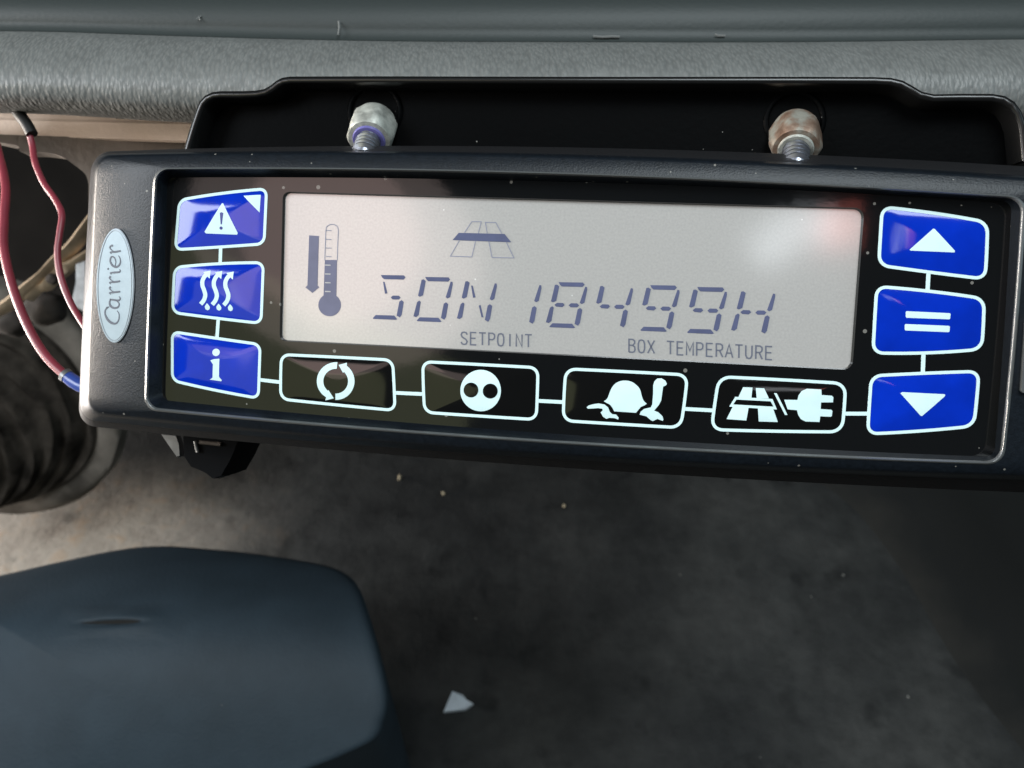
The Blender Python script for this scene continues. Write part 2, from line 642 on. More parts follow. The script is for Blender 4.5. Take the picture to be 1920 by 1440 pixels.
# raised tunnel on the right of the footwell
edge = [(1440, 840), (1590, 935), (1690, 1055), (1795, 1230), (1900, 1370), (2010, 1500)]
tun = thing('tunnel_cover', 'dark rubber covered tunnel rising at the right edge of the floor', 'tunnel cover', F(1800, 1240))
foot = curve2([F(*e) for e in edge], 8)
rows = []
for k, (dx, dz) in enumerate(((-0.012, -0.003), (0.0, 0.0015), (0.014, 0.006), (0.035, 0.018), (0.07, 0.045), (0.13, 0.075), (0.5, 0.09), (0.9, 0.09))):
    rows.append([p + Vector((dx, dx * 0.45, dz)) for p in foot])
v = [p for r in rows for p in r]
n = len(foot)
mesh('rubber_skin', v, [(j * n + i, j * n + i + 1, (j + 1) * n + i + 1, (j + 1) * n + i) for j in range(len(rows) - 1) for i in range(n - 1)], M['tunnel'], tun, True, 60)

# ------------------------------------------------------------------ the dashboard
dash = thing('dashboard', 'grey grained dashboard pad with dark top above the bracket', 'dashboard', W(960, 150, 0.215))
ST = [(-260, 0), (60, 0), (340, 1), (700, 2), (1100, 3), (1500, 3), (1900, 4), (2200, 4)]
PROF = [  # one row per photo line: the pixel heights at five stations, the distance
    ((-420, -420, -420, -420, -420), 0.34),
    ((-60, -60, -60, -60, -60), 0.246),
    ((50, 58, 66, 68, 64), 0.2365),
    ((58, 67, 76, 78, 73), 0.2345),
]
PAD = [
    ((59, 68, 77, 79, 74), 0.2348),
    ((63, 71, 79, 81, 77), 0.2318),
    ((72, 78, 86, 88, 84), 0.2275),
    ((92, 98, 104, 106, 102), 0.2228),
    ((120, 124, 128, 130, 128), 0.2192),
    ((146, 152, 154, 156, 156), 0.2180),
    ((168, 178, 182, 184, 184), 0.2185),
    ((188, 200, 206, 208, 210), 0.2205),
    ((204, 217, 226, 230, 234), 0.2245),
    ((213, 229, 242, 248, 252), 0.2310),
    ((212, 228, 241, 247, 251), 0.2450),
]


def dash_sheet(name, prof, mat):
    pts = []
    for ys, d in prof:
        row = []
        for x, s in ST:
            xx = 960 + (x - 960)
            yy = ys[s]
            row.append(W(xx, yy, d * (1 + 0.016 * (1 - x / 960.0) * (0.6 if x < 960 else 0.3))))
        pts.append(curve2(row, 5))
    # smooth down the profile as well
    cols = list(zip(*pts))
    cols = [curve2(c, 4) for c in cols]
    nu, nv = len(cols), len(cols[0])
    v = [cols[i][j] for j in range(nv) for i in range(nu)]
    f = [(j * nu + i, j * nu + i + 1, (j + 1) * nu + i + 1, (j + 1) * nu + i) for j in range(nv - 1) for i in range(nu - 1)]
    return mesh(name, v, f, mat, dash, True, 60)


dash_sheet('dash_top', PROF, M['dashtop'])
dash_sheet('padded_edge', PAD, M['pad'])
for pts, w in (([(635, 40), (636, 52), (634, 66)], 0.0005), ([(1112, 68), (1130, 69.5), (1148, 68.5), (1162, 69)], 0.0006), ([(1341, 65), (1349, 67), (1360, 67)], 0.0005), ([(368, 36), (373, 33), (377, 30)], 0.0003), ([(372, 31), (376, 38)], 0.0003)):
    tube('scuff_mark', [W(x, y, 0.2352 + max(0, 55 - y) * 0.00006) for x, y in pts], w * 0.55, M['scuff'], dash, 6)
# beige strip below the pad, then the brown panel with its rounded opening
TR = [((198, 214, 224), 0.252), ((219, 229, 240), 0.2495), ((224, 233, 243), 0.2485), ((252, 264, 272), 0.2475), ((256, 268, 276), 0.2500)]
rowsT = []
for ys, d in TR:
    rowsT.append([W(-260, ys[0] - 6, d + 0.016), W(60, (ys[0] * 0.7 + ys[1] * 0.3), d + 0.008), W(345, ys[1], d), W(700, ys[2], d - 0.009)])
v = [p for r in rowsT for p in r]
mesh('trim_strip', v, [(j * 4 + i, j * 4 + i + 1, (j + 1) * 4 + i + 1, (j + 1) * 4 + i) for j in range(4) for i in range(3)], M['trim'], dash, False)
top = [(-260, 246), (0, 252), (120, 256), (345, 268), (500, 275)]
arc = [(-260, 250), (-60, 258), (8, 268), (34, 274), (38, 284), (75, 285), (110, 291), (140, 310), (160, 327), (166, 345)]
out = [(166, 900), (330, 900), (500, 500)]
poly = [W(x, y, 0.2535) for x, y in top] + [W(x, y, 0.2535) for x, y in [(500, 500), (330, 620), (168, 620)]] + [W(x, y, 0.2535) for x, y in reversed(curve2([Vector(q) for q in arc], 6))]
back = [p + FWD * 0.006 for p in poly]
n = len(poly)
mesh('lower_panel', poly + back, [tuple(range(n)), tuple(range(n, 2 * n))] + [(i, (i + 1) % n, n + (i + 1) % n, n + i) for i in range(n)], M['lower'], dash)

# ------------------------------------------------------------------ mounting bracket
brk = thing('mounting_bracket', 'black steel bracket with stepped outline bolted under the dash pad', 'bracket', PC)
brk['_o'] = (0, 0, 0)
brk.location = (0, 0, 0)
brk.matrix_world = PANEL
bo_px = [(338, 300), (345, 272), (356, 235), (366, 205), (372, 190), (382, 179), (396, 172), (412, 170), (450, 170), (478, 169), (494, 166), (505, 160), (516, 151), (527, 145), (542, 142.5),
         (700, 142), (1100, 143), (1500, 143), (1640, 143.5), (1672, 145), (1694, 150), (1712, 160), (1730, 171), (1752, 176), (1800, 175), (1862, 175), (1886, 179), (1904, 190), (1917, 208), (1926, 235), (1932, 300)]
ZB0, ZB1 = -0.017, -0.011
o2 = [A(x, y, ZB1) for x, y in bo_px]
closed = o2 + [A(1932, 420, ZB1), A(338, 420, ZB1)]
ins1 = inset(closed, 0.00045)
ins2 = inset(closed, 0.0011)
ins3 = inset(closed, 0.00145)
nO = len(o2)
rowsB = [at_z(closed[:nO], ZB0 - 0.003), at_z(closed[:nO], ZB1 - 0.0004), at_z(ins1[:nO], ZB1), at_z(ins2[:nO], ZB1), at_z(ins3[:nO], ZB1 - 0.0004), at_z(inset(closed, 0.0018)[:nO], ZB0)]
v = [p for r in rowsB for p in r]
mesh('flanged_lip', v, [(j * nO + i, j * nO + i + 1, (j + 1) * nO + i + 1, (j + 1) * nO + i) for j in range(5) for i in range(nO - 1)], M['lip'], brk, True, 50)
pl = inset(closed, 0.0017)
# plate with a round clearance hole ring round each bolt
slab('back_plate', pl, ZB0 - 0.003, ZB0, M['bracket'], brk)
for cx, cy in ((703, 222), (1490, 238)):
    c0 = A(cx, cy - 12, ZB0 + 0.0001)
    v, f = loft([at_z([(c0.x + math.cos(a) * r, c0.y + math.sin(a) * r) for a in [2 * math.pi * k / 32 for k in range(32)]], z) for r, z in ((0.0064, ZB0 + 0.0001), (0.0060, ZB0 + 0.0007), (0.0055, ZB0 + 0.0007), (0.0052, ZB0 + 0.0002))])
    mesh('hole_collar', v, f, M['bracket'], brk, True, 60)


# ------------------------------------------------------------------ bolts
def bolt(name, label, px, py, axis_cam, nutmat, ringmat, spin):
    ax = (RIGHT * axis_cam[0] + UP * axis_cam[1] - FWD * axis_cam[2]).normalized()
    b2 = A(px, py, ZB0)
    base = PANEL @ Vector((b2.x, b2.y, ZB0))
    t = thing(name, label, 'bolt', base, 'bolts through the bracket')
    u = (RIGHT - ax * RIGHT.dot(ax)).normalized()
    w = ax.cross(u)

    def ring(r, h, n=48, hexa=0.0, tooth=0.0):
        out = []
        for k in range(n):
            a = 2 * math.pi * k / n + spin
            rr = r
            if hexa:
                m_ = (a - spin) % (math.pi / 3) - math.pi / 6
                hx = r * math.cos(math.pi / 6) / math.cos(m_)
                rr = r * (1 - hexa) + min(hx, r * 0.955) * hexa
            out.append(base + ax * h + (u * math.cos(a) + w * math.sin(a)) * rr)
        return out
    R = 0.00565
    v, f = loft([ring(R * 0.80, -0.001), ring(R * 0.86, 0.0), ring(R, 0.0011, hexa=1), ring(R, 0.0052, hexa=1), ring(R * 0.90, 0.0063, hexa=0.6), ring(R * 0.80, 0.0068), ring(R * 0.64, 0.0069)], True, False)
    mesh('hex_nut', v, f, nutmat, t, True, 25)
    v, f = loft([ring(R * 0.645, 0.0068), ring(R * 0.60, 0.0074), ring(R * 0.48, 0.0074), ring(R * 0.46, 0.0066)])
    mesh('lock_ring', v, f, ringmat, t, True, 50)
    rings = []
    h = 0.004
    while h < 0.0125:
        rings += [ring(0.00275, h), ring(0.00275, h + 0.0003), ring(0.0020, h + 0.0007), ring(0.0020, h + 0.0009)]
        h += 0.0013
    rings.append(ring(0.0017, h + 0.0002))
    v, f = loft(rings, False, True)
    mesh('threaded_shank', v, f, M['thread'], t, True, 20)
    return t


bolt('hex_bolt', 'shiny silver bolt with bluish ring in the black bracket', 703, 231, (-0.08, -0.74, 0.66), M['zinc'], M['purple'], 0.15)
bolt('hex_bolt', 'rust-brown stained bolt with bright thread in the black bracket', 1491, 245, (-0.20, -0.76, 0.64), M['rust'], M['zinc'], 0.0)

# ------------------------------------------------------------------ the controller
ctl = thing('refrigeration_controller', 'black cab controller with grey display and blue keys under the dash', 'controller', PC)
ctl['_o'] = (0, 0, 0)
ctl.location = (0, 0, 0)
ctl.matrix_world = PANEL
MM = 0.001


def body_loop(tl, tr, br, bl, bow, r, z, ns=26):
    c = [A(*q, z) for q in (tl, tr, br, bl)]
    k = 0.1062 * MM * (1 - z / 0.17)
    return at_z(loop(c, tuple(b * k for b in bow), r, ns, 8), z)


L_h = body_loop((174, 285), (2012, 318), (1992, 926), (147, 797), (24, 6, 17, 3), 0.0042, -0.009)
L_h2 = [Vector((p.x, p.y, -0.038)) for p in L_h]
L_b0 = body_loop((172, 289), (2016, 336), (1998, 903), (149, 786), (22, 6, 19, 3), 0.0040, -0.0055)
L_b1 = body_loop((176, 291), (2014, 339), (1994, 897), (157, 778), (22, 6, 20, 2), 0.0038, 0.0012)
L_f = body_loop((180, 292.5), (2011, 341), (1990, 893), (163, 774), (22, 6, 21, 2), 0.0036, 0.0024)
L_f2 = body_loop((184, 297), (2006, 346), (1986, 889), (167, 770), (22, 6, 21, 2), 0.0034, 0.0029)
L_r = body_loop((288, 314.5), (1926, 368.5), (1882, 872), (270, 769), (16, 3, 14, 2), 0.0030, 0.0034)
L_r1 = body_loop((291, 316.5), (1921, 370.5), (1878, 869.5), (273, 766.5), (16, 3, 14, 2), 0.0028, 0.0036)
L_q1 = body_loop((289, 315), (1924.5, 369), (1880.5, 871.2), (271, 768.2), (16, 3, 14, 2), 0.0029, 0.00365)
L_q2 = body_loop((294, 318), (1917, 372), (1875, 867), (276, 764.5), (16, 3, 14, 2), 0.0027, 0.00355)
L_r1 = body_loop((292, 317), (1921, 370.5), (1878, 869.3), (273.5, 766.3), (16, 3, 14, 2), 0.0028, 0.0038)
L_r2 = body_loop((296, 319), (1915, 373), (1873, 865), (278, 763), (15, 3, 14, 2), 0.0026, 0.0030)
L_p = body_loop((314, 333), (1897, 378), (1864, 857), (304, 750), (13, 2, 13, 1), 0.0018, 0.0)
hv, hf = loft([L_h2, L_h, L_b0], True, False)
mesh('housing', hv, hf, M['housing'], ctl, True, 50)
bv, bf = loft([L_b0, L_b1, L_f, L_f2, L_r])
wv, wf = loft([L_r2, L_p])
bb = len(bv)
bv += wv
bf += [tuple(i + bb for i in q) for q in wf]
mesh('bezel', bv, bf, M['bezel'], ctl, True, 50)

rv, rf = loft([L_r, L_q1, L_r1, L_q2, L_r2])
mesh('recess_rim', rv, rf, M['rim'], ctl, True, 75)

# black overlay with the display window cut through
win = [A(*q) for q in ((530.3, 359.2), (1620.8, 390), (1598, 694), (524, 639.2))]
L_w = loop(win, (0, 0, 0, 0), (0.0015, 0.0019, 0.0019, 0.0015), 26, 8)
pv, pf = loft([L_p, at_z(L_w, 0.0), at_z(inset(L_w, 0.0002), -0.0009)])
mesh('display_overlay', pv, pf, M['gloss'], ctl)
ZS = -0.0009
scr = mesh('display_screen', at_z(inset(L_w, -0.0004), ZS), [tuple(range(len(L_w)))], M['lcd'], ctl)
ZI0, ZI1 = ZS + 0.00001, ZS + 0.00006


def AS(px, py):
    return A(px, py, ZS)


# eight-segment letters: outlines measured on the figure 8, shared by every character
SEG = {
    'A': [(622, 206), (945, 211), (968, 240), (940, 270), (665, 264), (640, 243)],
    'F': [(572, 243), (600, 238), (630, 260), (590, 455), (545, 476), (520, 462)],
    'B': [(975, 268), (1000, 272), (1003, 310), (966, 480), (930, 499), (903, 482)],
    'E': [(505, 548), (537, 526), (557, 545), (526, 725), (490, 752), (452, 740)],
    'C': [(875, 570), (907, 550), (937, 575), (906, 750), (880, 788), (834, 762)],
    'D': [(498, 797), (540, 753), (800, 760), (842, 812), (820, 820), (508, 807)],
    'G': [(566, 508), (600, 482), (680, 484), (702, 512), (670, 540), (588, 532)],
    'J': [(755, 515), (785, 487), (868, 489), (895, 515), (870, 542), (783, 542)],
}
SEG8 = {k: [(960 + x / 7.111, 500 + y / 7.111) for x, y in v] for k, v in SEG.items()}
SEG8['H'] = [(690 + x / 7.111 + 333.3, 500 + y / 7.111 + 14.5) for x, y in [(200, 195), (222, 197), (260, 355), (225, 360)]]
SEG8['K'] = [(690 + x / 7.111 + 168.1, 500 + y / 7.111 + 7.0) for x, y in [(1478, 518), (1502, 513), (1540, 680), (1513, 674)]]
ref8 = AS(1062.6, 572)
GLY = [('AHJCD', -333.3, -14.5), ('ABCDEF', -250.3, -10.5), ('FEHKBC', -168.1, -7.0), ('BC', -85.1, -3.5), ('ABCDEFGJ', 0, 0),
       ('FGJBC', 85.1, 2.8), ('AFBGJCD', 171.8, 6.2), ('AFBGJCD', 260.0, 10.0), ('FEBCGJ', 349.8, 13.6)]
for segs, dx, dy in GLY:
    off = AS(1062.6 + dx, 572 + dy) - ref8
    for s in segs:
        slab('segment', [AS(x, y) + off for x, y in SEG8[s]], ZI0, ZI1, M['segment'], scr)

# stroke lettering, narrow capitals
GL = {
    'S': [[(0.95, 0.80), (0.80, 0.96), (0.5, 1.0), (0.2, 0.96), (0.06, 0.78), (0.2, 0.60), (0.75, 0.42), (0.95, 0.24), (0.8, 0.05), (0.5, 0.0), (0.2, 0.04), (0.05, 0.2)]],
    'E': [[(0.95, 1), (0.1, 1), (0.1, 0), (0.95, 0)], [(0.1, 0.53), (0.85, 0.53)]],
    'T': [[(0.0, 1), (1, 1)], [(0.5, 1), (0.5, 0)]],
    'P': [[(0.1, 0), (0.1, 1), (0.65, 1), (0.92, 0.9), (0.95, 0.75), (0.9, 0.58), (0.65, 0.48), (0.1, 0.48)]],
    'O': [[(0.5, 1), (0.2, 0.94), (0.06, 0.7), (0.06, 0.3), (0.2, 0.06), (0.5, 0), (0.8, 0.06), (0.94, 0.3), (0.94, 0.7), (0.8, 0.94), (0.5, 1)]],
    'I': [[(0.5, 1), (0.5, 0)]],
    'N': [[(0.08, 0), (0.08, 1), (0.92, 0), (0.92, 1)]],
    'B': [[(0.1, 0), (0.1, 1), (0.62, 1), (0.88, 0.9), (0.9, 0.72), (0.62, 0.54), (0.1, 0.54)], [(0.62, 0.54), (0.9, 0.42), (0.95, 0.22), (0.85, 0.06), (0.62, 0), (0.1, 0)]],
    'X': [[(0.04, 1), (0.96, 0)], [(0.96, 1), (0.04, 0)]],
    'M': [[(0.04, 0), (0.04, 1), (0.5, 0.35), (0.96, 1), (0.96, 0)]],
    'R': [[(0.1, 0), (0.1, 1), (0.65, 1), (0.92, 0.9), (0.95, 0.75), (0.9, 0.6), (0.65, 0.5), (0.1, 0.5)], [(0.55, 0.5), (0.98, 0)]],
    'A': [[(0.0, 0), (0.5, 1), (1, 0)], [(0.17, 0.33), (0.83, 0.33)]],
    'U': [[(0.08, 1), (0.08, 0.25), (0.25, 0.04), (0.5, 0), (0.75, 0.04), (0.92, 0.25), (0.92, 1)]],
}


def lettering(text, p0, p1, h_px, cell_px, w_mm, name):
    """text whose baseline runs from pixel p0 to p1"""
    a, b = AS(*p0), AS(*p1)
    up = (AS(p0[0], p0[1] - h_px) - a)
    n = len(text)
    ex = (b - a) / (n - 1 + cell_px)
    polys = []
    for i, ch in enumerate(text):
        if ch == ' ':
            continue
        o = a + ex * i
        for st in GL[ch]:
            polys.append(ribbon([o + ex * (cell_px * x) + up * y for x, y in st], w_mm * MM))
    return slabs(name, polys, ZI0, ZI1, M['textprint'], scr)


lettering('SETPOINT', (864, 645.5), (997, 651), 23, 0.74, 0.30, 'setpoint_lettering')
lettering('BOX TEMPERATURE', (1178, 660), (1448, 674.5), 24, 0.74, 0.30, 'temperature_lettering')


# display pictures: thermometer, arrow, road
def cs(pts):
    return [AS(550 + x / 6.547, 400 + y / 6.547) for x, y in pts]


slab('arrow_symbol', cs([(195, 270), (315, 278), (298, 885), (320, 908), (236, 977), (148, 908), (174, 885)]), ZI0, ZI1, M['thermo'], scr)
slab('thermometer_bulb', cs(circ(447, 1125, 139)), ZI0, ZI1, M['thermo'], scr)
slab('thermometer_fill', cs([(388, 572), (537, 572), (528, 1012), (372, 1010)]), ZI0 + 0.000003, ZI1 + 0.00001, M['thermo'], scr)
slab('thermometer_tube', ribbon(cs(curve2([(386, 575), (394, 380), (402, 200), (425, 152), (480, 135), (532, 155), (552, 205), (546, 380), (540, 575)], 4)), 0.16 * MM), ZI0, ZI1, M['faint'], scr)
slabs('thermometer_scale', [cs([(390, y), (458, y + 2), (458, y + 16), (390, y + 14)]) for y in (628, 737, 844, 952)], ZI1 + 0.00001, ZI1 + 0.00003, M['palemark'], scr)
slabs('thermometer_scale', [cs([(402, y), (470, y + 2), (470, y + 12), (402, y + 10)]) for y in (205, 315, 420, 525)], ZI0, ZI1, M['faint'], scr)


def cr(pts):
    return [AS(820 + x / 10.667, 400 + y / 10.667) for x, y in pts]


slab('road_bar', cr([(430, 390), (1345, 413), (1478, 578), (305, 535)]), ZI0 + 0.00001, ZI1 + 0.00002, M['segment'], scr)
for pts in ([(545, 385), (690, 165), (880, 168), (818, 398)], [(998, 398), (960, 180), (1170, 185), (1290, 408)], [(440, 545), (260, 857), (690, 872), (765, 555)], [(1030, 560), (1095, 882), (1532, 892), (1382, 580)]):
    slab('road_lane', ribbon(cr(pts), 0.17 * MM), ZI0, ZI1, M['faint'], scr)


# ---- keys
def dome_fn(lp, h):
    c = sum(lp, Vector((0, 0))) / len(lp)
    n = len(lp)

    def s_of(p):
        d = Vector((p[0], p[1])) - c
        if d.length < 1e-9:
            return 0.0
        best = 1e9
        for i in range(n):
            a, b = lp[i] - c, lp[(i + 1) % n] - c
            e = b - a
            det = d.x * (-e.y) + e.x * d.y
            if abs(det) < 1e-18:
                continue
            t = (a.x * (-e.y) + e.x * a.y) / det
            u = (d.x * a.y - d.y * a.x) / det
            if t > 0 and -1e-6 <= u <= 1 + 1e-6:
                best = min(best, t)
        return min(1.0, 1.0 / best) if best < 1e8 else 1.0
    return c, (lambda p: h * (1 - s_of(p) ** 2.4))


def draped(name, polys, zf, lift, mat, parent):
    """printed shapes laid on a domed key: cut fine, then raised to its surface"""
    bm = bmesh.new()
    for poly in polys:
        vs = [bm.verts.new((p[0], p[1], 0)) for p in poly]
        try:
            bm.faces.new(vs)
        except ValueError:
            pass
    bmesh.ops.triangulate(bm, faces=bm.faces[:])
    for _ in range(3):
        es = [e for e in bm.edges if e.calc_length() > 0.0011]
        if not es:
            break
        bmesh.ops.subdivide_edges(bm, edges=es, cuts=1, use_grid_fill=False)
        bmesh.ops.triangulate(bm, faces=bm.faces[:])
    for v in bm.verts:
        v.co.z = zf(v.co) + lift
    bmesh.ops.recalc_face_normals(bm, faces=bm.faces)
    if bm.faces and sum(f.normal.z for f in bm.faces) < 0:
        bmesh.ops.reverse_faces(bm, faces=bm.faces)
    me = bpy.data.meshes.new(name)
    bm.to_mesh(me)
    bm.free()
    me.polygons.foreach_set("use_smooth", [True] * len(me.polygons))
    return link(name, me, mat, parent)


def key(label, corners, bows_px, r_px, mat, pics, dome=0.0005):
    c = [A(*q) for q in corners]
    lp = loop(c, tuple(b * 0.1062 * MM for b in bows_px), r_px * 0.1062 * MM, 10, 8)
    inn = inset(lp, 0.62 * MM)
    cen, zf0 = dome_fn(inn, dome)
    zf = lambda p: zf0(p) + 0.00005
    rings = [[Vector((p.x, p.y, 0.00001)) for p in inn]]
    for s in (1.0, 0.97, 0.92, 0.85, 0.75, 0.62, 0.48, 0.32, 0.16):
        rings.append([Vector((cen.x + (p.x - cen.x) * s, cen.y + (p.y - cen.y) * s, dome * (1 - s ** 2.4) + 0.00005)) for p in inn])
    v, f = loft(rings)
    v.append(Vector((cen.x, cen.y, dome + 0.00005)))
    n = len(inn)
    b = (len(rings) - 1) * n
    f += [(b + i, b + (i + 1) % n, len(v) - 1) for i in range(n)]
    k = mesh('key', v, f, mat, ctl, True, 60)
    k['label'] = label
    v, f = loft([at_z(lp, 0.0), at_z(lp, 0.00010), at_z(inset(lp, 0.6 * MM), 0.00010), at_z(inset(lp, 0.6 * MM), 0.0)])
    mesh('key_outline', v, f, M['white'], k)
    for name, (x0, y0, s), polys, pm, lift in pics:
        draped(name, [[A(x0 + x / s, y0 + y / s) for x, y in poly] for poly in polys], zf, lift, pm, k)
    return k


C1, C2, C3 = (320, 340, 9.6), (310, 480, 9.6), (310, 610, 9.6)
key('blue warning key with white triangle', ((334.3, 373.1), (502.8, 351.3), (497.9, 459.8), (326.3, 470.9)), (2.6, 0, 0.6, 0), 18, M['keyblue'], [
    ('warning_triangle', C1, [[(940, 397), (962, 402), (1224, 930), (1212, 964), (655, 942), (630, 912), (650, 880)]], M['white'], 0.00003),
    ('corner_flag', C1, [[(1318, 262), (1628, 243), (1607, 562)]], M['white'], 0.00003),
    ('exclamation_mark', C1, [[(908, 575), (935, 560), (972, 575), (946, 780), (924, 780)], circ(930, 846, 29, n=14)], M['bluemark'], 0.00007)])
wave = curve2([(655, 868), (715, 795), (742, 705), (722, 620), (692, 540), (688, 455), (715, 385), (760, 325)], 4)
head = [(700, 292), (829, 264), (818, 410), (776, 372), (742, 330)]
drop = [(768, 850), (800, 885), (818, 920), (808, 960), (772, 978), (734, 955), (726, 910), (745, 880)]
pol = []
for dx, dy in ((0, 0), (208, 7), (415, 17)):
    pol += [ribbon([(x + dx, y + dy) for x, y in wave], 74), [(x + dx, y + dy) for x, y in head], [(x + dx, y + dy) for x, y in drop]]
key('blue heating key with three wavy arrows', ((325.3, 499.1), (496.8, 489.9), (492.2, 609.2), (321.3, 588.3)), (2.8, 0, 0.6, 0.3), 19, M['keyblue'], [('wavy_arrows', C2, pol, M['white'], 0.00003)])
key('blue information key with letter i', ((320.9, 618.9), (490.7, 643.5), (487.1, 749.6), (320.9, 715.4)), (-0.3, 0, 1.8, 0), 18, M['keyblue'], [
    ('letter_i', C3, [circ(932, 485, 66, n=24), [(833, 628), (900, 605), (995, 598), (986, 925), (1034, 985), (1020, 1004), (815, 975), (868, 940), (880, 700)]], M['white'], 0.00003)])
C4 = (510, 650, 7.68)


def arc(cx, cy, ro, ri, a0, a1, n=22):
    o = [(cx + ro * math.cos(math.radians(a0 + (a1 - a0) * k / n)), cy + ro * math.sin(math.radians(a0 + (a1 - a0) * k / n))) for k in range(n + 1)]
    i = [(cx + ri * math.cos(math.radians(a0 + (a1 - a0) * k / n)), cy + ri * math.sin(math.radians(a0 + (a1 - a0) * k / n))) for k in range(n + 1)]
    return o + i[::-1]


key('black key with two arrows turning in a circle', ((525.4, 662), (738.8, 672.4), (743.5, 772.4), (524.1, 750.5)), (0.3, 0.5, 0.6, 0.8), 20, M['keyblack'], [
    ('circling_arrows', C4, [arc(928, 495, 272, 178, 274, 118), arc(928, 495, 270, 178, 92, -58), [(772, 772), (897, 742), (822, 620)], [(966, 262), (1084, 230), (1082, 285), (1035, 378)]], M['white'], 0.00003)], 0.0004)
C5 = (780, 660, 8.0)
key('black key with a white disc and two dark holes', ((790.3, 675.3), (1011.5, 686.8), (1008.1, 789.5), (793.8, 775.6)), (0.3, 0.5, 0.3, 0.8), 20, M['keyblack'], [
    ('white_disc', C5, [circ(975, 577, 304, 311, 40)], M['white'], 0.00003),
    ('disc_holes', C5, [circ(831, 567, 111, n=26), circ(1119, 583, 112, n=26)], M['keyblack'], 0.00008)], 0.0004)
C6 = (1040, 670, 7.385)
key('black key with a white tortoise', ((1058.6, 688.7), (1291.9, 700.3), (1278.3, 804.7), (1053.3, 791.2)), (0.4, 1.2, 0.3, 1.0), 22, M['keyblack'], [
    ('tortoise_shell', C6, [curve2([(680, 605), (730, 565), (780, 440), (830, 370), (900, 330), (980, 320), (1060, 335), (1130, 380), (1180, 440), (1205, 530), (1230, 595), (1275, 640)], 3) + [(1245, 660), (1190, 685), (1150, 735), (1125, 765), (825, 745), (800, 695), (765, 650), (720, 628)]], M['white'], 0.00003),
    ('tortoise_legs', C6, [[(443, 690), (470, 665), (540, 645), (610, 635), (690, 650), (740, 690), (765, 755), (800, 785), (850, 790), (885, 830), (880, 860), (830, 840), (760, 835), (715, 850), (670, 820), (637, 760), (668, 730), (660, 708), (600, 700), (520, 706), (460, 708)]], M['white'], 0.00003),
    ('tortoise_head', C6, [[(1363, 390), (1380, 330), (1420, 293), (1480, 290), (1530, 320), (1553, 365), (1540, 385), (1500, 405), (1490, 480), (1475, 590), (1440, 660), (1375, 735), (1430, 755), (1490, 810), (1505, 860), (1495, 878), (1420, 850), (1360, 882), (1330, 868), (1270, 815), (1175, 790), (1190, 750), (1240, 710), (1330, 690), (1350, 650), (1362, 500)]], M['white'], 0.00003)], 0.0004)
C7 = (1320, 690, 6.857)
key('black key with a road and a power plug', ((1346, 703.4), (1588.3, 716.3), (1581, 812.5), (1330.9, 808.1)), (0.6, 1.0, 1.0, 1.0), 24, M['keyblack'], [
    ('road_symbol', C7, [[(500, 245), (620, 250), (605, 382), (440, 369)], [(663, 255), (770, 260), (830, 389), (672, 384)], [(400, 368), (875, 395), (932, 530), (322, 495)], [(370, 490), (570, 506), (540, 672), (288, 655)], [(688, 511), (885, 524), (945, 692), (700, 685)]], M['white'], 0.00003),
    ('road_gap', C7, [[(415, 403), (850, 425), (886, 492), (373, 465)]], M['keyblack'], 0.00008),
    ('dividing_slash', C7, [[(895, 320), (930, 322), (1068, 600), (1035, 600)]], M['white'], 0.00003),
    ('plug_symbol', C7, [[(1025, 405), (1195, 408), (1210, 350), (1250, 295), (1320, 265), (1505, 275), (1508, 345), (1640, 355), (1660, 375), (1655, 440), (1500, 440), (1495, 525), (1630, 535), (1648, 550), (1640, 615), (1625, 625), (1490, 618), (1480, 692), (1300, 685), (1240, 655), (1205, 600), (1190, 540), (1070, 528)]], M['white'], 0.00003)], 0.0004)
key('blue key with upward arrow', ((1651.3, 385), (1854.4, 414.5), (1849.4, 526.5), (1644.4, 500)), (2.5, 1.0, 0.6, 0.3), 21, M['keyblue'], [
    ('up_arrow', (1630, 380, 8), [[(945, 393), (966, 398), (1268, 725), (1262, 750), (606, 722), (590, 708)]], M['white'], 0.00003)])
key('blue enter key with two bars', ((1641, 534.1), (1847.9, 557.5), (1843.1, 657.3), (1633.5, 664.4)), (2.3, 1.0, 3.5, 0.3), 21, M['keyblue'], [
    ('equals_bars', (1620, 520, 8), [[(625, 508), (1273, 538), (1284, 552), (1276, 618), (1262, 630), (625, 606), (613, 592), (613, 520)], [(610, 700), (1260, 727), (1272, 740), (1268, 808), (1255, 822), (608, 796), (598, 783), (598, 712)]], M['white'], 0.00003)])
key('blue key with downward arrow', ((1630.8, 702), (1838.3, 693.3), (1828.1, 801.3), (1623.5, 816.3)), (0.8, 1.0, 2.0, 0.3), 21, M['keyblue'], [
    ('down_arrow', (1610, 680, 8), [[(613, 455), (640, 438), (1280, 470), (1280, 497), (937, 797), (913, 790)]], M['white'], 0.00003)])
for a, b in (((414, 463.5), (413, 492.5)), ((409.3, 600), (407, 634.5)), ((486.5, 712), (525, 716.5)), ((741, 736.5), (791.5, 738.8)), ((1008.5, 751.5), (1056, 754)), ((1281.5, 766.5), (1337, 769.5)), ((1582, 775.5), (1626.5, 775.6)), ((1740.8, 511), (1739, 545)), ((1731.5, 662), (1730, 699.5))):
    slab('key_link', ribbon([A(*a), A(*b)], 0.74 * MM), 0.0, 0.00007, M['white'], ctl)

# ---- oval badge on the left cheek, read from the bottom up
ZF = 0.0031


def cb(pts):
    return [A(150 + x / 6.264, 420 + y / 6.264, ZF) for x, y in pts]


def oval(sx):
    out = []
    for k in range(56):
        a = 2 * math.pi * k / 56
        x, y = math.cos(a) * 222 * sx, math.sin(a) * (670 - (1 - sx) * 230)
        out.append((427 + x - y * 0.012, 725 + y))
    return out


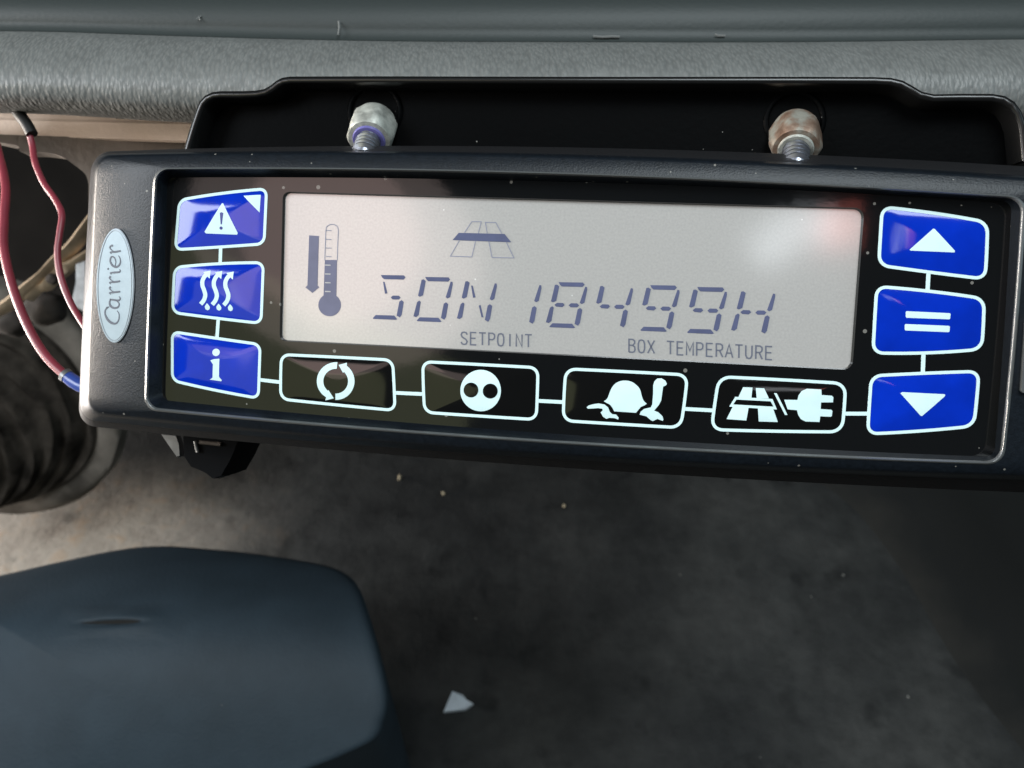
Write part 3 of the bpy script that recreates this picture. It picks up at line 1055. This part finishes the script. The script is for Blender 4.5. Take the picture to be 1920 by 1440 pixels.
bd = slab('badge', cb(oval(1.0)), ZF - 0.0005, ZF + 0.0004, M['badgerim'], ctl)
slab('badge_face', cb(oval(0.86)), ZF + 0.0003, ZF + 0.00048, M['badge'], bd)
ringo, ringi = cb(oval(0.955)), cb(oval(0.915))
v, f = loft([at_z(ringo, ZF + 0.0004), at_z(ringo, ZF + 0.0005), at_z(ringi, ZF + 0.0005), at_z(ringi, ZF + 0.0004)])
mesh('badge_line', v, f, M['badge'], bd)
ST_ = [
    ([(342, 975), (328, 992), (312, 1015), (312, 1060), (340, 1120), (385, 1160), (435, 1168), (466, 1135), (476, 1085), (470, 1045), (450, 1018)], [26, 20, 16, 22, 34, 36, 26, 16, 14, 12, 8]),
    ([(322, 985), (358, 972)], [10, 10]),
    ([(380, 880), (364, 915), (372, 958), (408, 985), (450, 982), (474, 958), (470, 925), (440, 900)], [14, 20, 30, 30, 26, 18, 14, 10]),
    ([(366, 885), (420, 893), (462, 898), (484, 888), (486, 866), (474, 852)], [22, 28, 28, 22, 14, 8]),
    ([(376, 826), (366, 808), (420, 802), (486, 794)], [8, 20, 28, 24]),
    ([(420, 800), (385, 782), (364, 755), (376, 738)], [8, 14, 22, 26]),
    ([(376, 706), (366, 688), (420, 682), (486, 672)], [8, 20, 28, 24]),
    ([(420, 680), (385, 662), (364, 635), (376, 616)], [8, 14, 22, 26]),
    ([(384, 592), (376, 576), (425, 570), (472, 566), (488, 552), (480, 534)], [8, 20, 28, 28, 16, 8]),
    ([(338, 530), (352, 526)], [26, 26]),
    ([(428, 500), (436, 450), (425, 405), (398, 384), (376, 400), (372, 440), (392, 482), (432, 506), (470, 492), (490, 448), (484, 400), (466, 374)], [10, 12, 16, 20, 20, 22, 30, 32, 26, 16, 12, 8]),
    ([(384, 352), (374, 334), (425, 330), (492, 318)], [8, 20, 28, 24]),
    ([(425, 330), (392, 312), (368, 282), (378, 256)], [8, 14, 20, 16]),
    ([(386, 262), (400, 250)], [28, 28]),
]
polys = []
for pts, ws in ST_:
    P = cb(pts)
    if len(P) > 2:
        P2 = curve2(P, 4)
        w2 = []
        for i in range(len(ws) - 1):
            w2 += [ws[i] + (ws[i + 1] - ws[i]) * k / 4 for k in range(4)]
        w2.append(ws[-1])
    else:
        P2, w2 = P, ws
    polys.append(ribbon(P2, [w * 0.0165 * MM * 0.85 for w in w2]))
slabs('badge_lettering', polys, ZF + 0.00045, ZF + 0.00056, M['badgeink'], bd)

# framed socket cut by the right edge of the picture
sk = [A(x, y, 0.0034) for x, y in ((1921, 590), (1990, 592), (1984, 740), (1911, 736))]
so = loop(sk, (0, 0, 0, 0), 0.0006, 6, 4)
v, f = loft([at_z(so, 0.0030), at_z(so, 0.0042), at_z(inset(so, 0.0006), 0.0042), at_z(inset(so, 0.0009), 0.002)])
soc = mesh('side_socket', v, f, M['rim'], ctl, True, 40)
mesh('socket_floor', at_z(inset(so, 0.0008), 0.0031), [tuple(range(len(so)))], M['gloss'], soc)

# ------------------------------------------------------------------ wires
w1 = thing('red_wire', 'thicker red wire at the left edge ending in a blue crimp', 'wire', W(8, 460, 0.215), 'red wires beside the controller')
p1 = curve2([W(-30, 180, 0.245), W(-6, 275, 0.235), W(10, 345, 0.226), W(8, 410, 0.221), W(8, 470, 0.217), W(26, 545, 0.213), W(54, 615, 0.210), W(88, 670, 0.208), W(132, 712, 0.206)], 8)
tube('insulation', p1, 0.00112, M['wire'], w1, 14)
cr_ = [W(122, 703, 0.2062), W(135, 713, 0.2058), W(150, 722, 0.2052), W(190, 738, 0.204)]
tube('crimp_connector', cr_, [0.0015, 0.0017, 0.0017, 0.0016], M['crimp'], w1, 16)
tube('crimp_collar', [W(121, 702, 0.2063), W(127, 707, 0.2061)], [0.00175, 0.00175], M['silver'], w1, 16)
w2 = thing('red_wire', 'thinner red wire hanging from a black sleeve, right of the pair', 'wire', W(108, 470, 0.215), 'red wires beside the controller')
p2 = curve2([W(54, 246, 0.229), W(61, 275, 0.2285), W(66, 305, 0.226), W(82, 343, 0.2235), W(104, 375, 0.221), W(116, 402, 0.219), W(112, 438, 0.2175), W(108, 475, 0.2165), W(114, 518, 0.2155), W(130, 562, 0.2145), W(150, 598, 0.213), W(185, 650, 0.209)], 8)
tube('insulation', p2, 0.00084, M['wire'], w2, 14)
tube('black_sleeve', curve2([W(20, 190, 0.236), W(36, 214, 0.2305), W(50, 233, 0.229), W(60, 252, 0.2285)], 5), 0.00155, M['sleeve'], w2, 14)

# ------------------------------------------------------------------ plug hanging under the controller
pg = thing('cable_plug', 'black cable plug with silver clip hanging under the controller', 'plug', W(390, 850, 0.215))


def solid(name, pts, d, thick, mat, parent, bev=0.0):
    fr = [W(x, y, d) for x, y in pts]
    c = sum(fr, Vector()) / len(fr)
    fr2 = [c + (p - c) * 0.9 - FWD * thick * 0.35 for p in fr]
    bk = [p + FWD * thick for p in fr]
    v, f = loft([bk, fr, fr2], True, True)
    return mesh(name, v, f, mat, parent, True, 35)


solid('plug_body', [(352, 800), (470, 800), (457, 838), (446, 862), (429, 891), (412, 897), (398, 886), (386, 880), (368, 873), (354, 852)], 0.214, 0.014, M['blackplug'], pg)
solid('silver_clip', [(302, 812), (332, 815), (338, 832), (340, 856), (334, 858), (320, 838)], 0.2145, 0.002, M['silver'], pg)
tube('clip_pin', [W(366, 827, 0.2085), W(371, 848, 0.2085)], 0.0005, M['silver'], pg, 8)
tube('clip_bar', [W(374, 829, 0.2085), W(414, 833, 0.2085)], 0.0005, M['lower'], pg, 8)

# ------------------------------------------------------------------ ribbed rubber boot on the floor, left
bt = thing('ribbed_boot', 'dark ribbed rubber boot with pale worn rim on the floor at left', 'rubber boot', F(0, 850))
cb0 = W(2, 752, 0.66)
e1 = RIGHT
e2 = (UP * 0.92 + FWD * -0.39).normalized()
e3 = (e1.cross(e2)).normalized()
if e3.dot(FWD) > 0:
    e3 = -e3
PXM = 0.66 / FPX


def bring(r, cx, cy, h, ry=1.0, n=96):
    out = []
    for k in range(n):
        a = 2 * math.pi * k / n
        q = r * (1 + 0.014 * math.sin(3 * a + h * 300) + 0.008 * math.sin(7 * a + r * 0.2))
        out.append(cb0 + e1 * ((cx + q * math.cos(a)) * PXM) + e2 * ((cy + q * ry * math.sin(a)) * PXM) + e3 * (h + 0.0012 * math.sin(5 * a + r)))
    return out


rows = []
N = 7
for i in range(N):
    t = i / N
    r = 186 - 11 * i
    cx, cy = -21 * i, -15 * i
    h = 0.006 + 0.0065 * i
    rows.append(bring(r, cx, cy, h, 1.04))
    rows.append(bring(r - 4, cx - 1, cy - 1, h + 0.0060, 1.04))
    rows.append(bring(r - 9, cx - 2, cy - 2, h + 0.0066, 1.04))
    rows.append(bring(r - 17, cx - 7, cy - 5, h + 0.0040, 1.04))
v, f = loft(rows, False, True)
mesh('bellows', v, f, M['boot'], bt, True, 60)
v, f = loft([bring(224, 0, 0, -0.012, 1.05), bring(227, 0, 0, 0.002, 1.05), bring(224, 0, 0, 0.006, 1.05), bring(214, 0, 0, 0.009, 1.05), bring(196, 0, 0, 0.010, 1.05), bring(176, 0, 0, 0.008, 1.05)])
mesh('rim', v, f, M['bootrim'], bt, True, 60)

# ------------------------------------------------------------------ worn metal lever bracket behind the wires
lv = thing('lever_bracket', 'pale worn metal lever bracket behind the red wires', 'bracket', W(80, 520, 0.42))


def strip3(name, mid, wid, d, thick, mat):
    c = curve2([W(x, y, d) for x, y in mid], 5)
    nn = len(c)
    t_ = []
    ws = []
    for i in range(len(wid) - 1):
        ws += [wid[i] + (wid[i + 1] - wid[i]) * k / 5 for k in range(5)]
    ws.append(wid[-1])
    up_, dn_ = [], []
    for i in range(nn):
        tg = (c[min(i + 1, nn - 1)] - c[max(i - 1, 0)]).normalized()
        s_ = tg.cross(FWD).normalized()
        up_.append(c[i] + s_ * ws[i] * d / FPX / 2)
        dn_.append(c[i] - s_ * ws[i] * d / FPX / 2)
    rows_ = [[p + FWD * thick for p in up_], up_, [(a_ + b_) / 2 - FWD * thick * 0.5 for a_, b_ in zip(up_, dn_)], dn_, [p + FWD * thick for p in dn_]]
    v_ = [p for r_ in rows_ for p in r_]
    return mesh(name, v_, [(j * nn + i, j * nn + i + 1, (j + 1) * nn + i + 1, (j + 1) * nn + i) for j in range(4) for i in range(nn - 1)], mat, lv, True, 50)


strip3('upper_edge', [(-30, 590), (10, 570), (45, 540), (75, 515), (100, 488), (130, 462), (158, 425), (190, 380)], [16, 18, 16, 13, 14, 17, 16, 14], 0.42, 0.006, M['pale'])
strip3('lower_edge', [(48, 560), (66, 540), (82, 533), (92, 520), (118, 500), (136, 492), (170, 470)], [12, 14, 20, 24, 26, 16, 12], 0.424, 0.005, M['pale'])
solid('steel_tab', [(146, 492), (165, 486), (165, 590), (140, 575), (138, 566), (146, 530)], 0.40, 0.006, M['silver'], lv)


def blob(name, px, py, rpx, d, mat, parent, sq=(1, 1, 1)):
    bm = bmesh.new()
    bmesh.ops.create_icosphere(bm, subdivisions=3, radius=1.0)
    c = W(px, py, d)
    r = rpx * d / FPX
    for vv in bm.verts:
        nrm = vv.co.normalized()
        k = 1 + 0.10 * math.sin(nrm.x * 5 + px) * math.cos(nrm.y * 4 + py) + 0.05 * math.sin(nrm.z * 9)
        q = nrm * r * k
        vv.co = c + RIGHT * q.x * sq[0] + UP * q.y * sq[1] + FWD * q.z * sq[2] - Vector(parent['_o'])
    me = bpy.data.meshes.new(name)
    bm.to_mesh(me)
    bm.free()
    me.polygons.foreach_set("use_smooth", [True] * len(me.polygons))
    return link(name, me, mat, parent)


blob('rubber_bush', 88, 578, 34, 0.445, M['knob'], lv, (1.05, 0.95, 1))
blob('rubber_bush', 22, 604, 30, 0.45, M['knob'], lv, (1.1, 0.9, 1))
blob('bolt_head', 98, 523, 11, 0.418, M['knob'], lv)

# ------------------------------------------------------------------ grey moulded cover, bottom left
cv = thing('console_cover', 'blue-grey moulded plastic console cover with a slit in its top, lower left', 'cover', F(350, 1420))
rim_px = [(-120, 1105), (0, 1079), (110, 1054), (222, 1031), (302, 1024), (400, 1030), (500, 1041), (600, 1058), (645, 1074), (672, 1100), (690, 1146), (712, 1220), (727, 1290), (729, 1325), (722, 1352), (706, 1386), (640, 1420), (560, 1455), (480, 1520), (-120, 1640)]
rp = curve2([Vector((x, y, 0)) for x, y in rim_px], 5)
cenp = Vector((260, 1330, 0))


def cover_depth(x, y):
    d = 0.44
    top_y = 1028 + 0.06 * (math.sqrt((x - 300) ** 2 + 120 ** 2) - 120)
    d += 0.105 * math.exp(-max(0.0, y - top_y) / 85.0)   # far shoulder rolls away
    return d


rowsC = []
for s, extra in ((1.0, 0.10), (1.0, 0.007), (0.994, 0.0025), (0.984, 0.0008), (0.965, 0.0), (0.94, 0), (0.90, 0), (0.86, 0), (0.82, 0), (0.78, 0), (0.74, 0), (0.70, 0), (0.66, 0), (0.57, 0), (0.48, 0), (0.39, 0), (0.3, 0), (0.2, 0), (0.1, 0)):
    row = []
    for p in rp:
        q = cenp + (p - cenp) * s
        dd = cover_depth(q.x, q.y) + extra
        # slit dimple
        gx, gy = (q.x - 215) / 70.0, (q.y - 1167) / 13.0
        if extra == 0.10:
            dd = cover_depth(q.x, q.y)
            row.append(W(q.x, q.y, dd + 0.008) + Vector((0, 0.0, -0.22)))
        else:
            row.append(W(q.x, q.y, dd))
    rowsC.append(row)
v, f = loft(rowsC, False, True)
mesh('cover_shell', v, f, M['cover'], cv, True, 70)
# slit in a soft swelling of the shell
def swell(u, v):
    x, y = 90 + 250 * u, 1128 + 76 * v
    e = min(u, 1 - u, v, 1 - v) * 4
    k = max(0.0, min(1.0, e))
    k = k * k * (3 - 2 * k)
    bul = 0.0026 * math.exp(-((x - 232) / 70.0) ** 2 - ((y - 1160) / 19.0) ** 2)
    gro = 0.0032 * math.exp(-((x - 212) / 52.0) ** 2 - ((y - 1167 + (x - 215) * 0.03) / 6.5) ** 2)
    return W(x, y, cover_depth(x, y) + 0.00015 - k * 0.0003 - k * bul + k * gro * 0.9)


grid_sheet('slit_surround', swell, 60, 40, M['cover'], cv)
sl = [W(150 + 112 * (0.5 - 0.5 * math.cos(t)), 1168 - 3 * (0.5 - 0.5 * math.cos(t)) + (5.5 if t < math.pi else -6) * abs(math.sin(t)) * (0.3 + 0.7 * (0.5 - 0.5 * math.cos(t))), cover_depth(212, 1167) - 0.0016) for t in [2 * math.pi * k / 36 for k in range(36)]]
mesh('slit', sl, [tuple(range(36))], M['sleeve'], cv)

# ------------------------------------------------------------------ litter on the floor
ps = [F(x, y, 0.004) for x, y in ((832, 1334), (849, 1302), (868, 1303), (875, 1312), (887, 1319), (872, 1329))]
pk = [p + Vector((0, 0, -0.0035)) for p in ps]
ps[1] = ps[1] + Vector((0, 0, 0.006))
v, f = loft([pk, ps], True, True)
tag(mesh('paper_scrap', v, f, M['paper']), 'torn white scrap lying on the dark floor beside the cover', 'paper scrap')
for (x, y, r, lab) in ((749, 895, 6, 'tan crumb on the floor just under the controller'), (831, 925, 4.5, 'smaller tan crumb on the floor right of the first one'), (1058, 948, 4, 'faint pale crumb on the floor below the road screen symbol')):
    bm = bmesh.new()
    bmesh.ops.create_icosphere(bm, subdivisions=1, radius=1.0)
    c = F(x, y, 0.002)
    rr = r * (c - CAM).length / FPX
    for vv in bm.verts:
        k = random.uniform(0.7, 1.15)
        vv.co = c + Vector((vv.co.x * rr * 0.8, vv.co.y * rr * 1.2, vv.co.z * rr * 0.7)) * k
    me = bpy.data.meshes.new('crumb')
    bm.to_mesh(me)
    bm.free()
    tag(link('crumb', me, M['crumb']), lab, 'crumb', 'crumbs on the floor')

for o in list(bpy.data.objects):
    if '_o' in o:
        del o['_o']
